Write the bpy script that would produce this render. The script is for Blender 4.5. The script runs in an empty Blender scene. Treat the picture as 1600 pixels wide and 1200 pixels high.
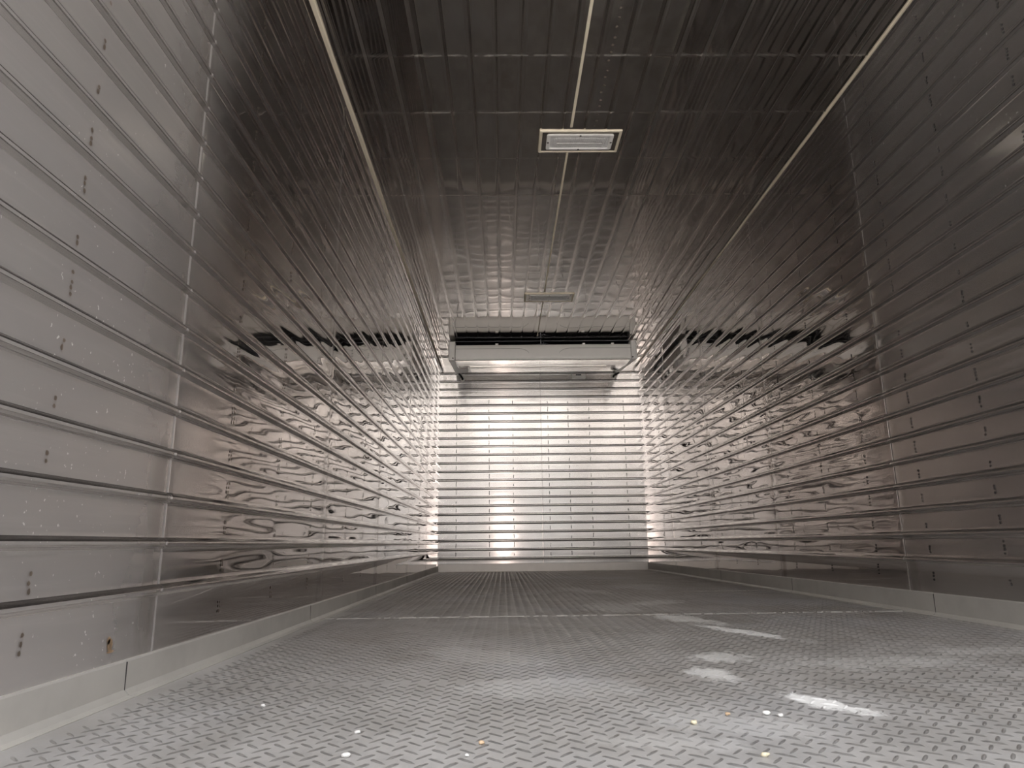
import bpy, bmesh, math, random
import numpy as np
from mathutils import Matrix, Vector
random.seed(7)
RNG = np.random.default_rng(11)
S = bpy.context.scene
COL = S.collection

# ------------------------------------------------------------------ dimensions (metres)
XL, XR = -0.762, 1.686          # side walls
YB = 8.243                      # back wall
Y0 = -0.30                      # open rear end of the body
ZC = 2.462                      # ceiling
EYE = 0.319                     # camera height over the floor at the back wall
FPX = 1078.66
def floor_z(y): return 0.0385 - 0.0047 * y

# ------------------------------------------------------------------ camera
def ray(u, v):
    c, d = math.cos(-0.012), math.sin(-0.012)
    u, v = c*u + d*v, -d*u + c*v
    x, y, z = u/FPX, -v/FPX, 1.0
    p, a = 0.2267, 0.0151
    y, z = y*math.cos(p) + z*math.sin(p), -y*math.sin(p) + z*math.cos(p)
    x, z = x*math.cos(a) + z*math.sin(a), -x*math.sin(a) + z*math.cos(a)
    return Vector((x, z, y))
fwd = ray(0, 0)
right = (ray(1, 0) - fwd) * FPX
up = (fwd - ray(0, 1)) * FPX
cam = bpy.data.cameras.new('camera')
cam.sensor_width = 36.0
cam.lens = 36.0 * FPX / 1600
cam.clip_start = 0.02
co = bpy.data.objects.new('camera', cam); COL.objects.link(co)
M = Matrix.Identity(4)
for i in range(3):
    M[i][0], M[i][1], M[i][2] = right[i], up[i], -fwd[i]
M[0][3], M[1][3], M[2][3] = 0.0, 0.0, EYE
co.matrix_world = M
S.camera = co

# ------------------------------------------------------------------ daylight, exposure
w = bpy.data.worlds.new('world'); S.world = w
w.use_nodes = True
wn, wl = w.node_tree.nodes, w.node_tree.links
wn.clear()
wo = wn.new('ShaderNodeOutputWorld'); bg = wn.new('ShaderNodeBackground')
tc = wn.new('ShaderNodeTexCoord'); sx = wn.new('ShaderNodeSeparateXYZ'); cr = wn.new('ShaderNodeValToRGB')
wl.new(tc.outputs['Generated'], sx.inputs[0]); wl.new(sx.outputs['Z'], cr.inputs[0])
e = cr.color_ramp.elements          # hazy daylight: dimmer along the built-up horizon, bright overhead
e[0].position = 0.0; e[0].color = (0.185, 0.181, 0.177, 1)
e[1].position = 0.75; e[1].color = (1.35, 1.38, 1.43, 1)
h_ = e.new(0.17); h_.color = (0.19, 0.186, 0.182, 1)
m_ = e.new(0.36); m_.color = (0.50, 0.50, 0.505, 1)
wl.new(cr.outputs[0], bg.inputs['Color']); bg.inputs['Strength'].default_value = 4.6
wl.new(bg.outputs[0], wo.inputs[0])

# high sun on the yard, coming over the roof from the front of the body (none of it enters the doorway directly)
sun = bpy.data.lights.new('sun', 'SUN')
sun.energy = 23.0; sun.angle = math.radians(0.6); sun.color = (1.0, 0.965, 0.93)
so = bpy.data.objects.new('sun', sun); COL.objects.link(so)
so.rotation_euler = Vector((0.35, -0.20, -0.9)).to_track_quat('-Z', 'Y').to_euler()
# the torch of the telephone that took the picture
torch = bpy.data.lights.new('phone_torch', 'SPOT')
torch.energy = 40.0; torch.shadow_soft_size = 0.012; torch.color = (1.0, 0.82, 0.74)
torch.spot_size = math.radians(56); torch.spot_blend = 1.0
to = bpy.data.objects.new('phone_torch', torch); COL.objects.link(to)
to.matrix_world = Matrix.Translation((0.012, -0.02, 0.012)) @ M

S.view_settings.view_transform = 'Standard'
S.view_settings.look = 'None'
S.view_settings.gamma = 1.0
S.view_settings.use_curve_mapping = False
S.view_settings.exposure = 0.36
S.cycles.max_bounces = 16
S.cycles.glossy_bounces = 12
S.cycles.diffuse_bounces = 6

# ------------------------------------------------------------------ material helpers
class NT:
    def __init__(s, name):
        s.m = bpy.data.materials.new(name); s.m.use_nodes = True
        s.n, s.l = s.m.node_tree.nodes, s.m.node_tree.links
        s.n.clear()
        s.out = s.n.new('ShaderNodeOutputMaterial'); s.b = s.n.new('ShaderNodeBsdfPrincipled')
        s.l.new(s.b.outputs[0], s.out.inputs[0])
        s.tc = s.n.new('ShaderNodeTexCoord')
        s.pos = s.tc.outputs['Object']
        s.xyz = s.n.new('ShaderNodeSeparateXYZ'); s.l.new(s.pos, s.xyz.inputs[0])
    def put(s, sock, v):
        if isinstance(v, bpy.types.NodeSocket): s.l.new(v, sock)
        elif v is not None: sock.default_value = v
    def set(s, **k):
        for key, v in k.items(): s.put(s.b.inputs[key.replace('_', ' ')], v)
    def math(s, op, a, b=0.0, c=None, clamp=False):
        n = s.n.new('ShaderNodeMath'); n.operation = op; n.use_clamp = clamp
        s.put(n.inputs[0], a); s.put(n.inputs[1], b)
        if c is not None: s.put(n.inputs[2], c)
        return n.outputs[0]
    def noise(s, scale, detail=3.0, rough=0.55, stretch=(1, 1, 1), off=(0, 0, 0), dist=0.0):
        mp = s.n.new('ShaderNodeMapping'); s.l.new(s.pos, mp.inputs['Vector'])
        mp.inputs['Scale'].default_value = stretch; mp.inputs['Location'].default_value = off
        n = s.n.new('ShaderNodeTexNoise'); s.l.new(mp.outputs[0], n.inputs['Vector'])
        n.inputs['Scale'].default_value = scale; n.inputs['Detail'].default_value = detail
        n.inputs['Roughness'].default_value = rough; n.inputs['Distortion'].default_value = dist
        return n.outputs['Fac']
    def ramp(s, v, a, b, lo=0.0, hi=1.0):
        n = s.n.new('ShaderNodeMapRange'); n.interpolation_type = 'SMOOTHSTEP'
        s.put(n.inputs['Value'], v)
        for k, x in zip(('From Min', 'From Max', 'To Min', 'To Max'), (a, b, lo, hi)): n.inputs[k].default_value = x
        return n.outputs[0]
    def mix(s, f, a, b):
        n = s.n.new('ShaderNodeMix'); n.data_type = 'RGBA'
        s.put(n.inputs[0], f)
        for k, v in ((6, a), (7, b)):
            s.put(n.inputs[k], v if isinstance(v, bpy.types.NodeSocket) else (*v, 1))
        return n.outputs[2]
    def bump(s, h, dist, strength=1.0):
        n = s.n.new('ShaderNodeBump'); n.inputs['Distance'].default_value = dist
        n.inputs['Strength'].default_value = strength; s.l.new(h, n.inputs['Height'])
        s.l.new(n.outputs[0], s.b.inputs['Normal'])
    def near(s, v, c, half, soft):
        """1 within half of c, fading over soft"""
        d = s.math('ABSOLUTE', s.math('SUBTRACT', v, c))
        return s.ramp(d, half, half + soft, 1.0, 0.0)

STEEL = (0.685, 0.648, 0.625)

def wall_material(name, seams, worn_to, worn_side, flank_shade=0.0):
    m = NT(name)
    Y, Z = m.xyz.outputs['Y'], m.xyz.outputs['Z']
    cloud = m.noise(1.6, 4, 0.6, (1, 1, 1.6))
    brush = m.noise(9, 3, 0.6, (1, 0.25, 6), (3, 1, 2))
    scr = m.noise(190, 2, 0.5, (1, 0.6, 0.45), (5, 2, 7))
    worn = m.ramp(m.math('ADD', Y, m.math('MULTIPLY', m.math('SUBTRACT', cloud, 0.5), 0.5)), worn_to - 0.15, worn_to + 0.5, 1.0, 0.0)
    # dull handled film over the sheet nearest the doors, cleaner polished sheets behind
    film = m.math('ADD', m.math('MULTIPLY', worn, 0.20 * worn_side), m.math('MULTIPLY', cloud, 0.03))
    film = m.math('ADD', film, m.math('MULTIPLY', m.ramp(brush, 0.5, 0.75), 0.02))
    rough = m.math('ADD', m.math('MULTIPLY', worn, 0.10), m.math('ADD', 0.012, m.math('MULTIPLY', cloud, 0.018)))
    rough = m.math('ADD', rough, m.math('MULTIPLY', brush, 0.008))
    col = m.mix(m.ramp(cloud, 0.3, 0.7), STEEL, (0.635, 0.603, 0.59))
    # white specks and short scratches
    speck = m.math('MULTIPLY', m.ramp(scr, 0.70, 0.74), m.ramp(m.noise(2.2, 2, 0.5, (1, 1, 1), (9, 9, 9)), 0.5, 0.62))
    col = m.mix(speck, col, (0.80, 0.78, 0.74))
    film = m.math('ADD', film, m.math('MULTIPLY', speck, 0.22), clamp=True)
    # sheet joints: pale welded bead with a brown smear in front of it
    for s in seams:
        bead = m.near(Y, s, 0.0035, 0.004)
        smear = m.math('MULTIPLY', m.near(Y, s - 0.045, 0.012, 0.04), m.ramp(m.noise(5, 3, 0.6, (1, 2, 1), (s, 0, 0)), 0.35, 0.6))
        col = m.mix(m.math('MULTIPLY', smear, 0.5), col, (0.20, 0.165, 0.135))
        film = m.math('ADD', film, m.math('MULTIPLY', bead, 0.22), clamp=True)
        film = m.math('ADD', film, m.math('MULTIPLY', smear, 0.15), clamp=True)
    if flank_shade:   # dark reflections of ceiling and floor painted into the rib flank colour
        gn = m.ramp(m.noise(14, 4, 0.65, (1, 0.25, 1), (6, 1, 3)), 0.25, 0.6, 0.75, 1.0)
        col = m.mix(m.math('MULTIPLY', gn, flank_shade), col, (0.10, 0.088, 0.082))
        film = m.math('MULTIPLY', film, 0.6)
    m.set(Base_Color=col, Metallic=m.math('SUBTRACT', 1.0, film), Roughness=m.math('ADD', rough, m.math('MULTIPLY', film, 0.25), clamp=True))
    return m.m

def simple(name, color, rough=0.5, metal=0.0, var=0.06, scale=12, bump=0.0, **k):
    m = NT(name)
    n = m.noise(scale, 4, 0.6)
    c2 = tuple(max(0, c * (1 - var * 3)) for c in color)
    m.set(Base_Color=m.mix(m.ramp(n, 0.35, 0.75), color, c2), Roughness=rough, Metallic=metal, **k)
    if bump: m.bump(m.noise(scale * 8, 3), bump)
    return m.m

L_SEAMS = [1.595, 3.02, 4.285, 5.66, 7.0]
R_SEAMS = [1.60, 2.96, 4.31, 5.65, 6.98]
L_STUD = [0.74, 1.16, 1.94, 2.365, 2.79, 3.41, 3.82, 4.68, 5.1, 6.0, 6.4, 7.35, 7.8]
R_STUD = [1.16, 1.965, 2.365, 2.785, 3.19, 3.64, 4.08, 4.70, 5.12, 5.55, 6.0, 6.4, 7.3, 7.75]
B_STUD = [-0.55, -0.16, 0.128, 0.553, 0.799, 1.055, 1.478]
C_WELD = [0.98, 1.41, 1.84, 2.27, 2.70, 3.12, 3.55, 3.985, 4.42, 4.85, 5.28, 5.71, 6.14, 6.57]

M_wall_l = wall_material('sheet_steel_left', L_SEAMS, 1.45, 1.6)
M_wall_r = wall_material('sheet_steel_right', R_SEAMS, 2.7, 0.5)
def back_material(name='sheet_steel_back', flank_shade=0.0):
    m = NT(name)
    X = m.xyz.outputs['X']
    cloud = m.noise(1.8, 3, 0.6)
    col = m.mix(m.ramp(cloud, 0.3, 0.7), (0.49, 0.47, 0.456), (0.435, 0.42, 0.408))
    if flank_shade: col = m.mix(flank_shade, col, (0.09, 0.075, 0.07))  # rib flanks painted darker, standing in for reflected ceiling and floor
    bead = m.near(X, 0.468, 0.003, 0.004)
    film = m.math('ADD', m.math('MULTIPLY', bead, 0.2), m.math('MULTIPLY', cloud, 0.16))
    m.set(Base_Color=col, Metallic=m.math('SUBTRACT', 1.0, film), Roughness=m.math('ADD', 0.155, m.math('MULTIPLY', cloud, 0.05)), Anisotropic=0.8)
    t = m.n.new('ShaderNodeCombineXYZ'); t.inputs['Z'].default_value = 1.0
    m.l.new(t.outputs[0], m.b.inputs['Tangent'])
    return m.m
M_back = back_material()
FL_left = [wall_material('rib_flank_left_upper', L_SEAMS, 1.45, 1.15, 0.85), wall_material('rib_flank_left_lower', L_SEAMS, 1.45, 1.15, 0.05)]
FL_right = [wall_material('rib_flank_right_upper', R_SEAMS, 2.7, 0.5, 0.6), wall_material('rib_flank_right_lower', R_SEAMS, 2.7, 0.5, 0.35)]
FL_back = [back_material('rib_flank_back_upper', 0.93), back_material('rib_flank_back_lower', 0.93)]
def ceiling_material():
    m = NT('sheet_steel_ceiling')
    Y = m.xyz.outputs['Y']
    cloud = m.noise(1.3, 4, 0.6, (1.5, 1, 1))
    col = m.mix(m.ramp(cloud, 0.3, 0.7), (0.70, 0.67, 0.635), (0.65, 0.625, 0.60))
    film = m.math('MULTIPLY', cloud, 0.03)
    rough = m.math('ADD', 0.02, m.math('MULTIPLY', cloud, 0.045))
    brk = m.ramp(m.noise(40, 2, 0.5, (1, 0.02, 1)), 0.42, 0.56)
    for s in C_WELD[3:8]:
        b = m.math('MULTIPLY', m.near(Y, s, 0.004, 0.005), brk)
        col = m.mix(b, col, (0.78, 0.74, 0.68)); film = m.math('ADD', film, m.math('MULTIPLY', b, 0.20 if s in (2.70, 3.12) else 0.08), clamp=True)
    m.set(Base_Color=col, Metallic=m.math('SUBTRACT', 1.0, film), Roughness=rough)
    return m.m
M_ceil = ceiling_material()

def floor_material(name='tread_plate', metallic=0.40, rough=0.40):
    m = NT(name)
    X, Y = m.xyz.outputs['X'], m.xyz.outputs['Y']
    big = m.noise(1.1, 4, 0.6, (1, 0.8, 1))
    mid = m.noise(6, 4, 0.65, (1, 0.7, 1), (2, 5, 1))
    fine = m.noise(60, 3, 0.6)
    col = m.mix(m.ramp(mid, 0.3, 0.72), (0.43, 0.415, 0.40), (0.55, 0.535, 0.525))
    col = m.mix(m.math('MULTIPLY', m.ramp(big, 0.48, 0.68), 0.6), col, (0.57, 0.575, 0.60))
    col = m.mix(m.math('MULTIPLY', m.ramp(m.noise(2.3, 4, 0.6, (1, 1, 1), (4, 4, 4)), 0.52, 0.7), 0.55), col, (0.35, 0.325, 0.30))
    white = None
    rag = m.noise(26, 5, 0.7, (1, 0.6, 1), (1, 7, 3), 0.4)
    #        x      y      angle  half-length half-width strength
    stains = [(0.574, 1.33, -60, 0.115, 0.036, 1.0), (0.465, 1.63, -75, 0.10, 0.06, 0.7), (0.55, 1.86, -20, 0.09, 0.10, 0.55),
              (0.787, 2.36, -66, 0.26, 0.045, 0.85), (0.70, 2.80, -70, 0.25, 0.09, 0.6), (0.52, 3.35, 0, 0.16, 0.3, 0.35),
              (0.76, 3.6, -40, 0.12, 0.22, 0.5), (0.36, 1.20, -30, 0.16, 0.08, 0.2), (0.23, 1.10, -10, 0.13, 0.05, 0.2),
              (0.10, 1.5, 0, 0.2, 0.12, 0.22), (-0.08, 1.95, 40, 0.12, 0.25, 0.25), (0.9, 1.75, 10, 0.3, 0.1, 0.25),
              (1.3, 1.9, 0, 0.3, 0.08, 0.22), (0.95, 5.0, 0, 0.2, 0.4, 0.3), (0.52, 4.6, 20, 0.12, 0.4, 0.35)]
    for (x, y, a, hl, hw, st) in stains:
        c, s = math.cos(math.radians(a)), math.sin(math.radians(a))
        dx, dy = m.math('SUBTRACT', X, x), m.math('SUBTRACT', Y, y)
        p = m.math('ADD', m.math('MULTIPLY', dx, c / hl), m.math('MULTIPLY', dy, s / hl))
        q = m.math('ADD', m.math('MULTIPLY', dx, -s / hw), m.math('MULTIPLY', dy, c / hw))
        d = m.math('ADD', m.math('MULTIPLY', p, p), m.math('MULTIPLY', q, q))
        d = m.math('ADD', m.math('SQRT', d), m.math('MULTIPLY', m.math('SUBTRACT', rag, 0.5), 2.6))
        k = m.math('MULTIPLY', m.ramp(d, 0.55, 1.05, 1.0, 0.0), st)
        white = k if white is None else m.math('MAXIMUM', white, k)
    col = m.mix(m.math('MULTIPLY', white, 0.8), col, (0.86, 0.86, 0.85))
    metal = m.math('MULTIPLY', m.math('SUBTRACT', 1.0, white), metallic)
    m.set(Base_Color=col, Metallic=metal, Roughness=m.math('ADD', rough, m.math('MULTIPLY', mid, 0.16)))
    m.bump(fine, 0.0006)
    return m.m
M_floor = floor_material()
M_bars = floor_material('tread_bars', 0.72, 0.24)
M_weld = simple('weld_bead', (0.56, 0.54, 0.52), 0.38, 0.3, 0.05, 30)
M_spot = simple('brown_spot_mark', (0.11, 0.085, 0.065), 0.7, 0.0, 0.1, 40)
M_spot_dark = simple('dark_spot_mark', (0.05, 0.045, 0.045), 0.7, 0.0, 0.1, 40)
M_rust = simple('rust_stain', (0.33, 0.22, 0.13), 0.8, 0.0, 0.18, 60)
M_base = simple('dull_aluminium_kick_plate', (0.56, 0.54, 0.505), 0.5, 0.35, 0.05, 5)
M_cream = simple('cream_sealant', (0.78, 0.70, 0.55), 0.45, 0.0, 0.03, 6)
M_outer = simple('white_body_panel', (0.75, 0.75, 0.74), 0.4, 0.0, 0.02, 3)
M_ground = simple('yard_concrete', (0.34, 0.33, 0.315), 0.9, 0.0, 0.08, 0.8, 0.01)

# ------------------------------------------------------------------ mesh helpers
def mesh_obj(name, verts, faces, mats, parent=None, smooth=True, face_mats=None):
    me = bpy.data.meshes.new(name)
    me.from_pydata(verts if isinstance(verts, list) else verts.tolist(), [], faces if isinstance(faces, list) else faces.tolist())
    for m in (mats if isinstance(mats, (list, tuple)) else [mats]): me.materials.append(m)
    n = len(me.polygons)
    me.polygons.foreach_set('use_smooth', np.full(n, bool(smooth)) if not isinstance(smooth, np.ndarray) else smooth)
    if face_mats is not None: me.polygons.foreach_set('material_index', np.asarray(face_mats, dtype=np.int32))
    me.update()
    o = bpy.data.objects.new(name, me); COL.objects.link(o)
    if parent: o.parent = parent
    return o

class MB:
    """collects shapes into one mesh"""
    def __init__(s): s.v, s.f, s.mi, s.sm = [], [], [], []
    def add(s, v, f, mi=0, smooth=False):
        b = len(s.v); s.v += [tuple(p) for p in v]
        for q in f: s.f.append(tuple(b + i for i in q)); s.mi.append(mi); s.sm.append(smooth)
    def box(s, x0, x1, y0, y1, z0, z1, mi=0, bev=0.0):
        bm = bmesh.new()
        bmesh.ops.create_cube(bm, size=1)
        for v in bm.verts:
            v.co = Vector(((x0+x1)/2 + v.co.x*(x1-x0), (y0+y1)/2 + v.co.y*(y1-y0), (z0+z1)/2 + v.co.z*(z1-z0)))
        if bev: bmesh.ops.bevel(bm, geom=bm.edges[:], offset=bev, segments=2, affect='EDGES', profile=0.5)
        s.bm(bm, mi)
    def bm(s, bm, mi=0, smooth=False):
        bm.verts.index_update()
        s.add([v.co[:] for v in bm.verts], [[v.index for v in f.verts] for f in bm.faces], mi, smooth); bm.free()
    def tube(s, pts, r, n=10, mi=0, cap=True):
        pts = [Vector(p) for p in pts]; V = []; F = []
        ref = None
        for i, p in enumerate(pts):
            t = ((pts[min(i+1, len(pts)-1)]) - pts[max(i-1, 0)]).normalized()
            if ref is None: ref = t.orthogonal().normalized()
            ref = (ref - t * ref.dot(t)).normalized(); b = t.cross(ref)
            for k in range(n):
                a = 2*math.pi*k/n; V.append(p + (ref*math.cos(a) + b*math.sin(a))*r)
        for i in range(len(pts)-1):
            for k in range(n):
                F.append((i*n+k, i*n+(k+1) % n, (i+1)*n+(k+1) % n, (i+1)*n+k))
        s.add(V, F, mi, True)
        if cap:
            s.add(V[:n], [tuple(range(n))[::-1]], mi); s.add(V[-n:], [tuple(range(n))], mi)
    def ring(s, c, axis, r0, r1, h, n=20, mi=0):
        """washer of outer radius r1, hole r0, height h along axis"""
        ax = Vector(axis).normalized(); u = ax.orthogonal().normalized(); v = ax.cross(u); c = Vector(c)
        prof = [(r0, 0), (r1, 0), (r1, h*0.7), (r1 - (r1-r0)*0.25, h), (r0, h)]
        V = [c + ax*z + (u*math.cos(2*math.pi*k/n) + v*math.sin(2*math.pi*k/n))*r for (r, z) in prof for k in range(n)]
        P = len(prof)
        F = [(i*n+k, i*n+(k+1) % n, ((i+1) % P)*n+(k+1) % n, ((i+1) % P)*n+k) for i in range(P) for k in range(n)]
        s.add(V, F, mi)
    def dome(s, c, axis, r, h, n=10, mi=0):
        ax = Vector(axis).normalized(); u = ax.orthogonal().normalized(); v = ax.cross(u); c = Vector(c)
        V = []; F = []
        for i, (rr, hh) in enumerate(((1, 0), (0.92, 0.45), (0.6, 0.85))):
            V += [c + ax*h*hh + (u*math.cos(2*math.pi*k/n) + v*math.sin(2*math.pi*k/n))*r*rr for k in range(n)]
        V.append(c + ax*h)
        for i in range(2):
            F += [(i*n+k, i*n+(k+1) % n, (i+1)*n+(k+1) % n, (i+1)*n+k) for k in range(n)]
        F += [(2*n+k, 2*n+(k+1) % n, 3*n) for k in range(n)]
        s.add(V, F, mi, True)
    def build(s, name, mats, parent=None):
        return mesh_obj(name, s.v, s.f, mats, parent, np.array(s.sm, dtype=bool), s.mi)

def struct(o): o['kind'] = 'structure'; return o
def tag(o, label, cat, group=None):
    o['label'] = label; o['category'] = cat
    if group: o['group'] = group
    return o
def empty(name, loc, label, cat, group=None):
    o = bpy.data.objects.new(name, None); COL.objects.link(o); o.location = loc; o.empty_display_size = 0.05
    return tag(o, label, cat, group)

def smooth_noise(u, v, nu, nv, seed):
    """band-limited noise on the grid u x v; nu, nv = cell sizes"""
    r = np.random.default_rng(seed)
    def axis(t, cell):
        t = (t - t.min()) / cell + 2; i = np.floor(t).astype(int); f = t - i
        return i, f*f*f*(f*(f*6-15)+10)
    iu, fu = axis(u, nu); iv, fv = axis(v, nv)
    G = r.normal(size=(iu.max()+3, iv.max()+3))
    a = G[iu][:, iv]; b = G[iu+1][:, iv]; c = G[iu][:, iv+1]; d = G[iu+1][:, iv+1]
    return (a*(1-fu[:, None]) + b*fu[:, None])*(1-fv) + (c*(1-fu[:, None]) + d*fu[:, None])*fv

# rib cross-section: half-width 15 mm bead standing 9 mm into the room
RIB = [(-.0165, 0), (-.0150, .0004), (-.0132, .0018), (-.0110, .0045), (-.0085, .0074), (-.0062, .0090), (-.0035, .0097), (0, .0099),
       (.0035, .0097), (.0062, .0090), (.0085, .0074), (.0110, .0045), (.0132, .0018), (.0150, .0004), (.0165, 0)]
RIB = [(a*0.82, b) for a, b in RIB]
def rib_rows(z0, n, zmin, zmax):
    """heights across a ribbed sheet -> z, depth, panel coordinate (0 at rib edges, 1 mid-panel), panel index"""
    rows = []
    cen = [z0 + 0.1*i for i in range(n)]
    edges = [zmin] + [c for c in cen] + [zmax]
    def flat(a, b, k, m):
        for j in range(1, m):
            t = j/m; rows.append((a+(b-a)*t, 0.0, math.sin(math.pi*t)**2, k))
    rows.append((zmin, 0, 0, 0)); flat(zmin, cen[0]-.0135, 0, 8)
    for k, c in enumerate(cen):
        rows += [(c+dz, d, 0.0, k) for dz, d in RIB]
        nxt = cen[k+1]-.0135 if k+1 < n else zmax
        flat(c+.0135, nxt, k+1, 9)
    rows.append((zmax, 0, 0, n))
    a = np.array(rows); keep = a[:, 0] <= zmax
    return a[keep]

def grid_faces(nu, nv, flip):
    i = np.arange(nu-1)[:, None]*nv + np.arange(nv-1)[None, :]
    q = np.stack([i, i+nv, i+nv+1, i+1], -1).reshape(-1, 4)
    return q[:, ::-1] if flip else q

def ribbed_wall(name, axis, at, sign, us, z0, n, seams, studs, mat, flanks, seed, amp, spot_mat, zmin=-0.05, zmax=ZC+0.03, spot_z=(0.15, 2.4), box=None, extra=None):
    """axis 'x': a wall at X=at running along Y; axis 'y': a wall at Y=at running along X. sign: direction into the room"""
    rows = rib_rows(z0, n, zmin, zmax)
    z, dep, pan, idx = rows.T
    ref = [us]
    for s in seams: ref.append(s + np.array([-.02, -.01, -.006, -.003, 0, .003, .006, .01, .02]))
    for s in studs: ref.append(s + np.array([-.02, -.008, 0, .008, .02]))
    u = np.unique(np.round(np.concatenate(ref), 4)); u = u[(u >= us[0]) & (u <= us[-1])]
    nu, nv = len(u), len(z)
    # oil-canning: each panel bulges its own way along its length and is pinched at the studs
    pinch = np.ones(nu)
    for s in studs: pinch *= 1 - 0.45*np.exp(-((u-s)/0.03)**2)
    for s in seams: pinch *= 1 - 0.8*np.exp(-((u-s)/0.05)**2)
    npan = int(idx.max())+1
    per = smooth_noise(u, np.arange(npan).astype(float), 0.42, 1.0, seed)
    per2 = smooth_noise(u, np.arange(npan).astype(float), 0.17, 1.0, seed+9)
    bul = (0.45 + 0.9*per + 0.3*per2)[:, idx.astype(int)] * pan[None, :] * pinch[:, None]
    nz = smooth_noise(u, z, 0.34, 0.045, seed+1) * pan[None, :]
    nl = smooth_noise(u, z, 0.6, 0.4, seed+2)
    d = dep[None, :] + amp*(1.0*bul + 0.36*nz + 0.9*nl)
    for s in seams: d = d + (0.0016 if axis == 'x' else 0.0004)*np.exp(-((u-s)/0.0035)**2)[:, None] - (0.0012 if axis == 'x' else 0.0)*np.exp(-((u-s)/0.012)**2)[:, None]
    P = np.zeros((nu, nv, 3))
    if axis == 'x':
        P[..., 0] = at + sign*d; P[..., 1] = u[:, None]; P[..., 2] = z[None, :]
    else:
        P[..., 1] = at + sign*d; P[..., 0] = u[:, None]; P[..., 2] = z[None, :]
    flip = (axis == 'x' and sign < 0) or (axis == 'y' and sign > 0)
    faces = grid_faces(nu, nv, flip)
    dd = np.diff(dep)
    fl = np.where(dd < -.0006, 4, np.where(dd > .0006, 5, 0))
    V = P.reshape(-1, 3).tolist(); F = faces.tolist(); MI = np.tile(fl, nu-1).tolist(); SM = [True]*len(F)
    def quad(c, a, b, mi):   # small flat mark lying on the sheet, a/b half sizes along u and z, roughly round
        k = len(V); N = 8
        for j in range(N):
            t = 2*math.pi*j/N
            du, dz = a*math.cos(t)*random.uniform(.8, 1.15), b*math.sin(t)*random.uniform(.8, 1.15)
            off = at + sign*(0.0019)
            V.append((off, c[0]+du, c[1]+dz) if axis == 'x' else (c[0]+du, off, c[1]+dz))
        ids = list(range(k, k+N))
        F.append(ids if not flip else ids[::-1]); MI.append(mi); SM.append(False)
    rr = random.Random(seed)
    for s in studs:
        for k in range(-1, n):
            c = z0 + 0.1*k + 0.05
            if c < spot_z[0] or c > spot_z[1] or rr.random() < 0.06: continue
            m = rr.choice((2, 3, 3, 4)); st = rr.uniform(-.026, -.016)
            for j in range(m):
                quad((s + rr.uniform(-.002, .002), c + st + j*rr.uniform(.011, .015)), 0.0042 if axis == 'x' else 0.0048, rr.uniform(.0035, .0058) if axis == 'x' else rr.uniform(.005, .009), 1)
    if extra:
        for (cu, cz, a, b, mi) in extra: quad((cu, cz), a, b, mi)
    if box:
        mb = MB(); mb.box(*box); k = len(V)
        V += mb.v; F += [[k+i for i in q] for q in mb.f]; MI += [3]*len(mb.f); SM += [False]*len(mb.f)
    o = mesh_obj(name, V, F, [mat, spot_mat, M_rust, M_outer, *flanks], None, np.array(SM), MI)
    return struct(o)

# ------------------------------------------------------------------ the body: walls, ceiling, floor
yl = np.arange(Y0, YB + 0.001, 0.03); yl[-1] = YB
TH = 0.075
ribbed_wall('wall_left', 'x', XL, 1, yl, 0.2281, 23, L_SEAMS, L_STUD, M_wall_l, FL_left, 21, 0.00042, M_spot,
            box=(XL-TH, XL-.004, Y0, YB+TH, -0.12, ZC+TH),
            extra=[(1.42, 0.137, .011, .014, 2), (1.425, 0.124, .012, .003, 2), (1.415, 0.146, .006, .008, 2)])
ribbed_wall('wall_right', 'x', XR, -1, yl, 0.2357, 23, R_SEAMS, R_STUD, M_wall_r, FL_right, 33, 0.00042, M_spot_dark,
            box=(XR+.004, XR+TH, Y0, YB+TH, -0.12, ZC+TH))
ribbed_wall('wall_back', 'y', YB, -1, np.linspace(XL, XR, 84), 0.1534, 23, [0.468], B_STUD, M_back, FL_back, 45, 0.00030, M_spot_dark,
            spot_z=(0.18, 2.1), box=(XL, XR, YB+.004, YB+TH, -0.12, ZC+TH))

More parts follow.
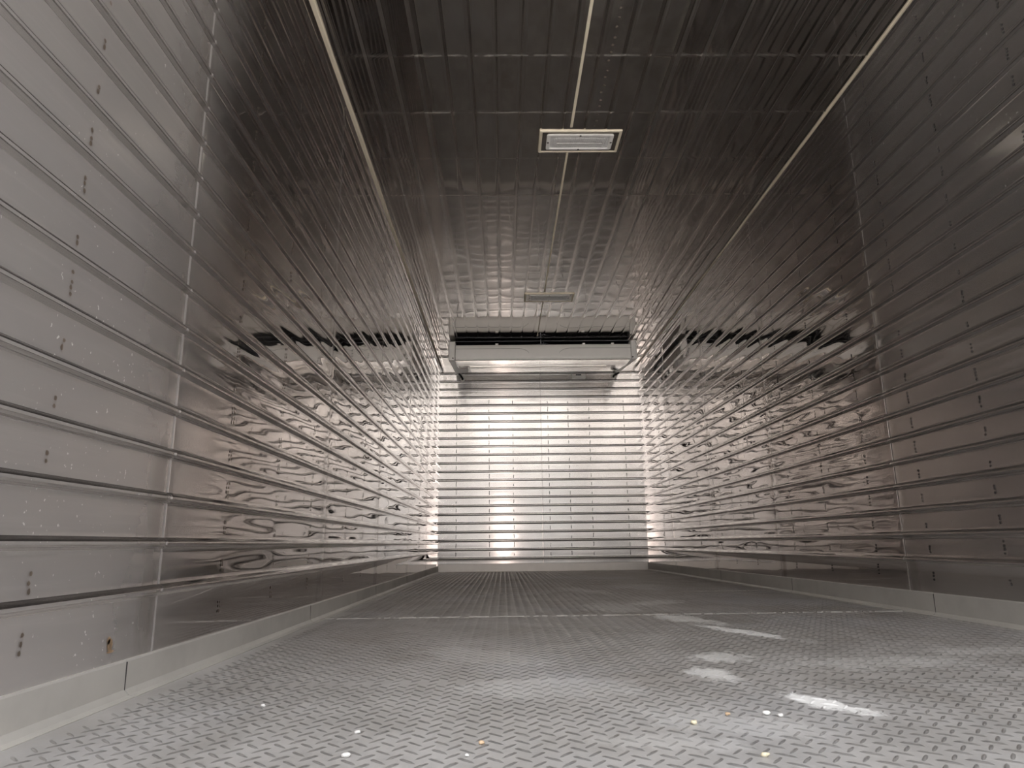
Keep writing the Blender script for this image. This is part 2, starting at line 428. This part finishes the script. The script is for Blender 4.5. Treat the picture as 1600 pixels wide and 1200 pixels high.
def make_ceiling():
    pitch = 0.1166
    xs = []; dep = []; idx = []; loc = []
    x = -0.712
    joints = []
    while x > XL: x -= pitch
    x += pitch
    while x < XR: joints.append(x); x += pitch
    rows = []
    prev = XL - 0.02
    J = joints + [XR + 0.02]
    for k, j in enumerate(J):
        a = prev; b = j - 0.0022 if j <= XR else j
        for t in np.linspace(0, 1, 7): rows.append((a + (b-a)*t, 0.0, k, t-.5))
        if j <= XR:
            rows += [(j-.0010, 0.0010, k, .5), (j+.0004, 0.0012, k+1, -.5), (j+.0014, 0.0004, k+1, -.5)]
        prev = j + 0.0024
    a = np.array(rows); xs, dep, idx, loc = a.T
    ref = [np.arange(Y0, YB+.001, 0.04)]
    for s in C_WELD: ref.append(s + np.array([-.02, -.008, -.004, 0, .004, .008, .02]))
    y = np.unique(np.round(np.concatenate(ref), 4)); y[-1] = YB
    n = int(idx.max())+1
    r = np.random.default_rng(5)
    tilt = r.normal(size=n)*0.0035
    tl = smooth_noise(y, np.arange(n).astype(float), 0.55, 1.0, 77)*0.0022
    bul = smooth_noise(y, np.arange(n).astype(float), 0.30, 1.0, 78)
    tw = (tilt[None, :] + tl)[:, idx.astype(int)]*loc[None, :]*pitch
    bl = bul[:, idx.astype(int)]*(0.25-loc[None, :]**2)*4*0.00030
    nl = smooth_noise(y, xs, 0.45, 0.35, 79)*0.0009 + smooth_noise(y, xs, 0.24, 0.24, 80)*0.00026
    d = tw + bl + nl - dep[None, :]      # positive = down into the room; joints recessed
    brk = smooth_noise(y, xs, 3.0, 0.06, 81)
    for s in C_WELD: d = d + ((0.0006 + 0.0003*brk) if s < 3.3 else (0.00016 + 0.00012*brk))*np.exp(-((y-s)/0.005)**2)[:, None]
    P = np.zeros((len(y), len(xs), 3)); P[..., 0] = xs[None, :]; P[..., 1] = y[:, None]; P[..., 2] = ZC - d
    F = grid_faces(len(y), len(xs), True)
    V = P.reshape(-1, 3).tolist(); F = F.tolist(); k = len(F)
    mb = MB()
    mb.box(XL-TH, XR+TH, Y0, YB+TH, ZC+.012, ZC+TH, 1)
    # a row of small rivets beside the centre strip
    for yy in np.arange(2.36, 3.26, 0.055):
        mb.dome((0.502 + random.uniform(-.004, .004), yy + random.uniform(-.01, .01), ZC+.0005), (0, 0, -1), 0.0065, 0.003, 8, 2)
    b = len(V); V += mb.v; F += [[b+i for i in q] for q in mb.f]
    return struct(mesh_obj('ceiling', V, F, [M_ceil, M_outer, M_spot], None, np.array([True]*k + mb.sm), [0]*k + mb.mi))
make_ceiling()

F_SEAMS = [0.16, 1.575, 2.985, 4.40, 5.74, 7.1]
def make_floor():
    V = []; F = []; MI = []; SM = []
    # plate
    y = np.linspace(Y0, YB, 30)
    for yy in y: V += [(XL-.01, yy, floor_z(yy)), (XR+.01, yy, floor_z(yy))]
    for i in range(len(y)-1): F.append((2*i, 2*i+1, 2*i+3, 2*i+2)); MI.append(0); SM.append(False)
    mb = MB(); mb.box(XL-TH, XR+TH, Y0, YB+TH, -0.14, -0.006, 2)
    k = len(V); V += mb.v; F += [tuple(k+i for i in q) for q in mb.f]; MI += mb.mi; SM += mb.sm
    # raised lozenge bars of the tread plate, two diagonals alternating
    dx, dy = 0.0395, 0.0428
    hl, hw, hh = 0.0180, 0.0033, 0.0022
    out = [(-1, 0), (-.72, -.75), (0, -1), (.72, -.75), (1, 0), (.72, .75), (0, 1), (-.72, .75)]
    top = [(-.62, 0), (0, -.30), (.62, 0), (0, .30)]
    base = np.array([(a*hl, b*hw, 0) for a, b in out] + [(a*hl, b*hw, hh) for a, b in top])
    bf = [(0, 1, 8), (1, 2, 9, 8), (2, 3, 10, 9), (3, 4, 10), (4, 5, 10), (5, 6, 11, 10), (6, 7, 8, 11), (7, 0, 8), (8, 9, 10, 11)]
    cen = []
    nx = int((1.655+.69)/dx)+1
    for i in range(nx):
        yy = 0.80 - 0.0428*26
        while yy < YB-.03:
            cen.append((-.685+dx*i, yy+0.265, 0)); cen.append((-.685+dx*(i+.5), yy+0.265+dy/2, 1)); yy += dy
    rr = np.random.default_rng(3)
    n0 = len(V); blocks = []
    rot = []
    for a in (-45, 52):
        c, s = math.cos(math.radians(a)), math.sin(math.radians(a))
        rot.append(base @ np.array([[c, s, 0], [-s, c, 0], [0, 0, 1]]))
    cnt = 0
    for (cx, cy, t) in cen:
        if cy < Y0+.02 or cy > YB-.02 or cx > 1.650: continue
        if min(abs(cy-s) for s in F_SEAMS) < 0.017: continue
        b = rot[t].copy(); b[:, 0] += cx; b[:, 1] += cy; b[:, 2] = b[:, 2]*rr.uniform(.75, 1.1) + floor_z(cy) - .0001
        blocks.append(b); cnt += 1
    A = np.concatenate(blocks); V += A.tolist()
    for j in range(cnt):
        o = n0 + 12*j
        for q in bf: F.append(tuple(o+i for i in q)); MI.append(3); SM.append(True)
    # welded sheet joints across the floor
    for s in F_SEAMS[2:]:
        xs = np.arange(XL+.03, XR-.02, 0.012); k = len(V)
        for xx in xs:
            h = 0.0024 + 0.0016*rr.random(); wv = 0.0016*math.sin(xx*9+s)
            z = floor_z(s)
            V += [(xx, s+wv-.0045, z), (xx, s+wv-.002, z+h), (xx, s+wv+.002, z+h), (xx, s+wv+.0045, z)]
        for i in range(len(xs)-1):
            if rr.random() < 0.18: continue
            for j in range(3):
                a = k+4*i+j; F.append((a, a+4, a+5, a+1)); MI.append(1); SM.append(True)
    return struct(mesh_obj('floor', V, F, [M_floor, M_weld, M_outer, M_bars], None, np.array(SM), MI))
make_floor()

def baseboard(name, side, joints, h, mat):
    """flat kick plate with a coved foot, in lengths with open joints"""
    mb = MB()
    if side in 'lr':
        prof = [(0.0, 0.0), (0.034, 0.0), (0.034, 0.0015), (0.020, 0.004), (0.0105, 0.014), (0.0095, h-.003), (0.0075, h), (0.0, h)]
        X, sg = (XL, 1) if side == 'l' else (XR, -1)
        cuts = [Y0] + joints + [YB-.012]
        for a, b in zip(cuts[:-1], cuts[1:]):
            a += 0.002; b -= 0.002
            N = len(prof); V = []
            for yy in (a, b):
                V += [(X + sg*(p-.001), yy, floor_z(yy)+q) for p, q in prof]
            F = [(i, (i+1) % N, N+(i+1) % N, N+i) for i in range(N)]
            F += [tuple(range(N))[::-1], tuple(range(N, 2*N))]
            if sg > 0: F = [f[::-1] for f in F]
            mb.add(V, F)
            # dark joint filler set back behind the face
            mb.box(min(X, X+sg*.0094), max(X, X+sg*.0094), b, b+.004, floor_z(b)+.002, floor_z(b)+h-.004, 1)
    else:
        prof = [(0.0, 0.0), (0.012, 0.0), (0.0095, 0.004), (0.0085, h-.003), (0.006, h), (0.0, h)]
        N = len(prof); V = []
        for xx in (XL+.011, XR-.011): V += [(xx, YB - p + .001, floor_z(YB)+q) for p, q in prof]
        F = [(i, (i+1) % N, N+(i+1) % N, N+i)[::-1] for i in range(N)] + [tuple(range(N)), tuple(range(N, 2*N))[::-1]]
        mb.add(V, F)
    return struct(mb.build(name, [mat, M_spot_dark]))
baseboard('baseboard_left', 'l', [0.2, 1.478, 2.83, 4.25, 5.6, 6.95], 0.0695, M_base)
baseboard('baseboard_right', 'r', [0.1, 1.43, 2.79, 4.15, 5.5, 6.85], 0.086, M_base)
baseboard('baseboard_back', 'b', [], 0.092, simple('kick_plate_back', (0.66, 0.63, 0.595), 0.42, 0.6, 0.03, 4))

def trim_strip(name, x0, x1, y0, y1, z0, z1, mat, wob=0.0):
    mb = MB(); ys = np.arange(y0, y1, 0.06); V = []; F = []
    for i, yy in enumerate(ys):
        a = wob*math.sin(i*1.7)+wob*math.sin(i*.53)
        V += [(x0+a, yy, z1), (x0+a*.6, yy, z0+.002), (x0+.002+a, yy, z0), (x1-.002-a, yy, z0), (x1-a*.6, yy, z0+.002), (x1, yy, z1)]
    for i in range(len(ys)-1):
        for j in range(5): F.append((6*i+j, 6*i+j+1, 6*i+j+7, 6*i+j+6)[::-1])
    mb.add(V, F); mb.add(V[:6], [(0, 1, 2, 3, 4, 5)]); mb.add(V[-6:], [(5, 4, 3, 2, 1, 0)])
    return struct(mb.build(name, [mat]))
trim_strip('trim_1', 0.3725, 0.3865, Y0+.01, 3.276, ZC-.0035, ZC+.003, M_cream, .0004)
trim_strip('trim_2', 0.3735, 0.3865, 3.486, 5.738, ZC-.0035, ZC+.003, M_cream, .0004)
trim_strip('trim_3', 0.3755, 0.3865, 5.945, 7.06, ZC-.0035, ZC+.003, M_cream, .0004)
trim_strip('trim_4', XL-.002, XL+.021, Y0+.01, YB-.01, ZC-.012, ZC+.003, M_cream, .0005)
trim_strip('trim_5', XR-.009, XR+.002, Y0+.01, YB-.01, ZC-.010, ZC+.003, M_cream, .0004)

g = MB(); g.add([(-60, -60, -1.15), (60, -60, -1.15), (60, 60, -1.15), (-60, 60, -1.15)], [(0, 1, 2, 3)])
struct(g.build('ground', [M_ground]))

# ------------------------------------------------------------------ evaporator (cooling unit) under the ceiling
M_white = simple('white_plastic', (0.93, 0.905, 0.865), 0.38, 0.0, 0.02, 4)
M_white2 = simple('white_lens_plastic', (0.82, 0.80, 0.77), 0.3, 0.0, 0.01, 4)
M_black = simple('black_coil_fins', (0.012, 0.013, 0.017), 0.45, 0.0, 0.05, 30)
M_line = simple('dark_seam', (0.20, 0.185, 0.17), 0.6)
M_tube = simple('dark_pipe', (0.055, 0.055, 0.065), 0.35, 0.4)
M_rubber = simple('black_rubber', (0.02, 0.02, 0.02), 0.6)
M_under = NT('polished_tray')
M_under.set(Base_Color=(0.74, 0.71, 0.67, 1), Metallic=1.0, Roughness=0.10)
M_under.bump(M_under.noise(3.0, 2, 0.5, (1, 2, 1)), 0.002)
M_under = M_under.m
M_screw = simple('screw_steel', (0.09, 0.085, 0.08), 0.4, 0.8)

AX0, AX1, AF = -0.568, 1.450, 7.10     # left, right, front
AZ0, AZ1 = 2.219, 2.432                # bottom of the front, top of the end caps
PX0, PX1 = -0.493, 1.382               # front panel between the end caps
ac = empty('evaporator', ((AX0+AX1)/2, AF+.5, AZ0), 'wide white cooling unit with black intake slot, hung under the ceiling at the back wall', 'air conditioner')
def part(mb, name, mats, parent=ac):
    o = mb.build(name, mats)
    off = Vector(ac.location)
    o.parent = parent
    if parent is ac: o.matrix_parent_inverse = Matrix.Translation(-off)
    else: o.matrix_parent_inverse = Matrix.Identity(4)
    return o
# front panel: gently convex, with the pressed line that dips either side of the plain middle
mb = MB()
prof = [(0.030, 2.222), (0.006, 2.2215), (0.0, 2.229), (-0.004, 2.26), (-0.005, 2.30), (-0.002, 2.345), (0.004, 2.378), (0.012, 2.390), (0.030, 2.392)]
xs = np.linspace(PX0+.002, PX1-.002, 40)
V = [(x, AF+p, q) for x in xs for p, q in prof]; N = len(prof)
mb.add(V, [(i*N+j, i*N+j+1, (i+1)*N+j+1, (i+1)*N+j)[::-1] for i in range(len(xs)-1) for j in range(N-1)], 0, True)
def pz(z): return AF + float(np.interp(z, [q for p, q in prof[2:7]], [p for p, q in prof[2:7]]))
def pressed(path):
    V = []; F = []
    for (x, z) in path:
        V += [(x, pz(z-.0016)-.0005, z-.0016), (x, pz(z+.0016)-.0005, z+.0016)]
    F = [(2*i, 2*i+2, 2*i+3, 2*i+1) for i in range(len(path)-1)]
    mb.add(V, F, 1)
zl = 2.345
mid = 0.455
left = [(PX0+.004, zl), (0.17, zl)] + [(0.17+0.13*math.sin(t), zl-0.075*(1-math.cos(t))) for t in np.linspace(.15, 1.25, 10)]
pressed(left); pressed([(2*mid - x, z) for x, z in left][::-1])
part(mb, 'front_panel', [M_white, M_line])
# end caps: rounded side covers running back to the wall
for x0, x1, s in ((AX0, PX0, 1), (PX1, AX1, -1)):
    bm = bmesh.new(); bmesh.ops.create_cube(bm, size=1)
    for v in bm.verts:
        y = AF-.006 if v.co.y < 0 else 8.20
        z = AZ1 if v.co.z > 0 else (AZ0-.002 if v.co.y < 0 else 2.347)
        v.co = Vector((x0+.001 if v.co.x < 0 else x1-.001, y, z))
    outer = AX0+.001 if s > 0 else AX1-.001
    ed = [e for e in bm.edges if all(abs(v.co.x-outer) < 1e-5 for v in e.verts)]
    ed += [e for e in bm.edges if all(abs(v.co.y-(AF-.006)) < 1e-5 for v in e.verts) and e not in ed]
    bmesh.ops.bevel(bm, geom=ed, offset=.016, segments=4, affect='EDGES', profile=.5)
    m = MB(); m.bm(bm)
    cap = part(m, 'end_cap', [M_white])
    m = MB(); xc = AX0+.050 if s > 0 else AX1-.050
    m.dome((xc, AF-.0055, 2.243), (0, -1, 0), .0085, .004, 12)
    part(m, 'screw', [M_screw], cap).matrix_parent_inverse = Matrix.Identity(4)
# underside: polished tray, flat lip then rising to the wall, louvre slots
mb = MB()
pr = [(AF+.012, 2.224), (AF+.30, 2.232), (AF+.305, 2.240), (AF+.33, 2.243), (8.20, 2.350), (8.20, 2.372), (AF+.02, 2.26)]
V = [(x, y, z) for x in (PX0, PX1) for y, z in pr]; N = len(pr)
mb.add(V, [(j, (j+1) % N, N+(j+1) % N, N+j) for j in range(N)]); mb.add(V[:N], [tuple(range(N))[::-1]]); mb.add(V[N:], [tuple(range(N))])
part(mb, 'drip_tray', [M_under])
for yy in (7.52, 7.66, 7.80, 7.94):
    m = MB(); zz = 2.243 + (yy-7.43)*(0.107/0.77)
    m.box(PX0+.13, PX1-.20, yy, yy+.045, zz-.010, zz+.004, 0, .003)
    part(m, 'louvre', [M_under])
m = MB(); m.box(PX0+.005, PX0+.10, 7.62, 7.83, 2.262, 2.30); part(m, 'label_plate', [M_white])
# intake: black coil set back behind the slot, pipes, stay
mb = MB(); mb.box(PX0, PX1, AF+.24, AF+.27, 2.26, 2.442)
mb.box(PX0, PX1, AF+.03, AF+.26, 2.355, 2.362)
mb.box(PX0, PX1, AF+.05, AF+.27, 2.438, 2.446)
for x in np.arange(PX0+.02, PX1, .024): mb.box(x, x+.003, AF+.225, AF+.242, 2.362, 2.436)
part(mb, 'intake_coil', [M_black])
for i, zz in enumerate((2.380, 2.402, 2.422)):
    m = MB(); m.tube([(x, AF+.10+.05*i, zz + .004*math.sin(x*2.1+i)) for x in np.linspace(PX0+.01, PX1-.01, 24)], .0045, 8)
    part(m, 'coil_pipe', [M_tube])
m = MB(); m.box(0.418, 0.426, AF+.02, AF+.028, 2.36, 2.455); m.dome((0.452, AF+.055, 2.412), (0, -1, 0), .020, .02, 14)
m.tube([(0.40, AF+.06, 2.408), (0.50, AF+.06, 2.414)], .006, 8)
part(m, 'centre_stay', [M_tube])
for x in (-0.05, 0.88, 1.19):
    m = MB(); m.box(x-.017, x+.017, AF-.002, AF+.02, 2.386, 2.404, 0, .004); part(m, 'clip', [M_white])
for x in (AX0+.05, AX1-.05, 0.2, 0.7):
    m = MB(); m.box(x-.02, x+.02, AF+.30, AF+.34, 2.35, ZC-.001); part(m, 'hanger', [M_tube])

# drain hoses from the tray to grommets in the back wall
def hose(xa, xb, zb, label):
    t = empty('drain_hose', (xb, YB-.04, zb), label, 'hose', 'drain hoses under the cooling unit')
    o = Vector(t.location)
    m = MB(); m.tube([Vector(p)-o for p in ((xa, 8.11, 2.318), (xa+(xb-xa)*.45, 8.16, 2.314), (xb, 8.2, zb+.006), (xb, YB-.002, zb))], .0125, 12)
    m.build('hose', [M_rubber], t)
    m = MB(); m.ring(Vector((xb, YB-.0005, zb))-o, (0, -1, 0), .013, .029, .012, 22); m.build('grommet', [M_white], t)
hose(-0.512, -0.481, 2.283, 'short black drain hose with white grommet under the left end of the cooling unit')
hose(1.418, 1.372, 2.300, 'short black drain hose with white grommet under the right end of the cooling unit')

jb = empty('junction_box', (0.940, YB, 2.277), 'small white box with a dark slot on the back wall below the cooling unit', 'box')
m = MB(); m.box(-.086, .086, -.045, .0, 0.0, .050, 0, .004); m.build('housing', [M_white], jb)
m = MB(); m.box(-.034, .032, -.052, -.044, .034, .047, 0, .002); m.build('slot', [M_black], jb)

# ------------------------------------------------------------------ ceiling lights (switched off)
M_lens = NT('ribbed_lens')
M_lens.set(Base_Color=M_lens.mix(M_lens.ramp(M_lens.noise(60, 2, .5, (1, 6, 1)), .4, .6), (0.80, 0.79, 0.775), (0.70, 0.69, 0.675)), Roughness=0.25)
wv = M_lens.n.new('ShaderNodeTexWave'); wv.bands_direction = 'X'; wv.inputs['Scale'].default_value = 60
M_lens.l.new(M_lens.pos, wv.inputs['Vector']); M_lens.bump(wv.outputs['Fac'], .0015)
M_lens = M_lens.m
M_frame_flat = simple('flat_steel_flange', (0.45, 0.42, 0.385), 0.25, 0.95, 0.04, 10)
def rrect(hx, hy, r, n=5):
    P = []
    for cx, cy, a0 in ((hx-r, hy-r, 0), (-hx+r, hy-r, 90), (-hx+r, -hy+r, 180), (hx-r, -hy+r, 270)):
        for k in range(n+1):
            a = math.radians(a0 + 90*k/n); P.append((cx+r*math.cos(a), cy+r*math.sin(a)))
    return P
def loft(mb, rings, cap=True, mi=0):
    n = len(rings[0]); V = [p for r in rings for p in r]
    F = [(i*n+k, i*n+(k+1) % n, (i+1)*n+(k+1) % n, (i+1)*n+k) for i in range(len(rings)-1) for k in range(n)]
    if cap: F.append(tuple(range((len(rings)-1)*n, len(rings)*n)))
    mb.add(V, [f[::-1] for f in F], mi)
def R3(hx, hy, r, z): return [(x, y, z) for x, y in rrect(hx, hy, r)]
def make_light(loc, label):
    t = empty('ceiling_light', loc, label, 'light', 'ceiling lights')
    HX, HY = 0.221, 0.1035
    m = MB(); loft(m, [R3(HX-.016, HY-.014, .003, .002), R3(HX-.016, HY-.014, .003, -.005)])
    m.build('flange', [M_frame_flat], t)
    m = MB()   # cream sealed border
    loft(m, [R3(HX, HY, .004, .001), R3(HX, HY, .004, -.005), R3(HX-.002, HY-.002, .004, -.0075), R3(HX-.014, HY-.012, .004, -.0075), R3(HX-.016, HY-.014, .003, -.004)], False)
    m.build('border', [M_cream], t)
    hx, hy = 0.181, 0.073
    m = MB()   # white lens frame
    loft(m, [R3(hx, hy, .014, -.004), R3(hx, hy, .014, -.0085), R3(hx-.003, hy-.003, .012, -.0105), R3(hx-.016, hy-.014, .009, -.0105), R3(hx-.021, hy-.018, .006, -.0065)], False)
    m.build('lens_frame', [M_white2], t)
    m = MB()   # lens sunk behind the frame with a raised middle
    loft(m, [R3(hx-.019, hy-.017, .006, -.0065), R3(hx-.034, hy-.030, .006, -.0058), R3(hx-.044, hy-.040, .006, -.0090), R3(hx-.052, hy-.050, .006, -.0090)])
    m.build('lens', [M_lens], t)
    m = MB(); m.tube([(-.122, .006, -.0085), (.122, .006, -.0085)], .0035, 10); m.build('tube', [M_lens], t)
    m = MB(); m.box(-.126, .126, -.0035, -.0015, -.0102, -.0086); m.build('tube_clip', [M_screw], t)
    for (x, y) in ((0, hy-.008), (0, -hy+.008), (hx-.009, 0), (-hx+.009, 0)):
        m = MB(); m.dome((x, y, -.0103), (0, 0, -1), .0062, .003, 10); m.build('screw', [M_screw], t)
    return t
make_light((0.4355, 3.3805, ZC-.0005), 'flat rectangular white lamp with cream border on the ceiling, the nearer one')
make_light((0.4280, 5.8420, ZC-.0005), 'flat rectangular lamp on the ceiling just in front of the cooling unit')

# ------------------------------------------------------------------ crumbs on the floor
def crumb(name, x, y, r, col, label, cat, flat=.55, seed=0):
    rr = random.Random(seed)
    bm = bmesh.new(); bmesh.ops.create_icosphere(bm, subdivisions=2, radius=1)
    r *= 0.85; ax, ay = rr.uniform(.75, 1.3), rr.uniform(.6, .95)
    for v in bm.verts:
        k = 1 + rr.uniform(-.22, .22)
        v.co = Vector((v.co.x*r*ax*k, v.co.y*r*ay*k, v.co.z*r*flat*k))
    lo = min(v.co.z for v in bm.verts)
    for v in bm.verts: v.co.z -= lo
    m = MB(); m.bm(bm, 0, True)
    o = m.build(name, [col]); o.location = (x, y, floor_z(y)+.0004)
    tag(o, label, cat, 'crumbs on the tread plate')
M_crumb_w = simple('pale_crumb', (0.70, 0.69, 0.67), .7, 0, .05, 80)
M_crumb_y = simple('yellow_crumb', (0.68, 0.61, 0.44), .7, 0, .08, 80)
M_crumb_o = simple('tan_crumb', (0.58, 0.42, 0.27), .7, 0, .08, 80)
CR = [
 (0.302, 1.192, .0075, M_crumb_y, 'cream yellow crumb between the bright tread bars and the big white stain'),
 (0.440, 1.250, .0070, M_crumb_w, 'white chip on the near edge of the big white floor stain'),
 (0.458, 1.235, .0060, M_crumb_w, 'second white chip just right of the one at the stain edge'),
 (-0.442, 1.369, .0060, M_crumb_w, 'white crumb on the tread plate nearest the left kick plate joint'),
 (-0.229, 1.170, .0055, M_crumb_w, 'tiny white crumb on the tread plate left of centre'),
 (-0.220, 1.046, .0065, M_crumb_w, 'white crumb at the bottom edge of the picture, left of centre'),
 (-0.034, 1.098, .0060, M_crumb_o, 'small tan crumb on the tread plate near the bottom centre'),
 (-0.052, 1.039, .0045, M_crumb_w, 'tiny white crumb just in front of the tan crumb'),
 (0.375, 1.251, .0055, M_crumb_o, 'tan flake lying left of the big white floor stain'),
 (0.351, 1.017, .0065, M_crumb_y, 'yellowish crumb at the bottom edge of the picture, right of centre'),
]
for i, (x, y, r, c, l) in enumerate(CR): crumb('crumb', x, y, r, c, l, 'crumb', seed=i+1)
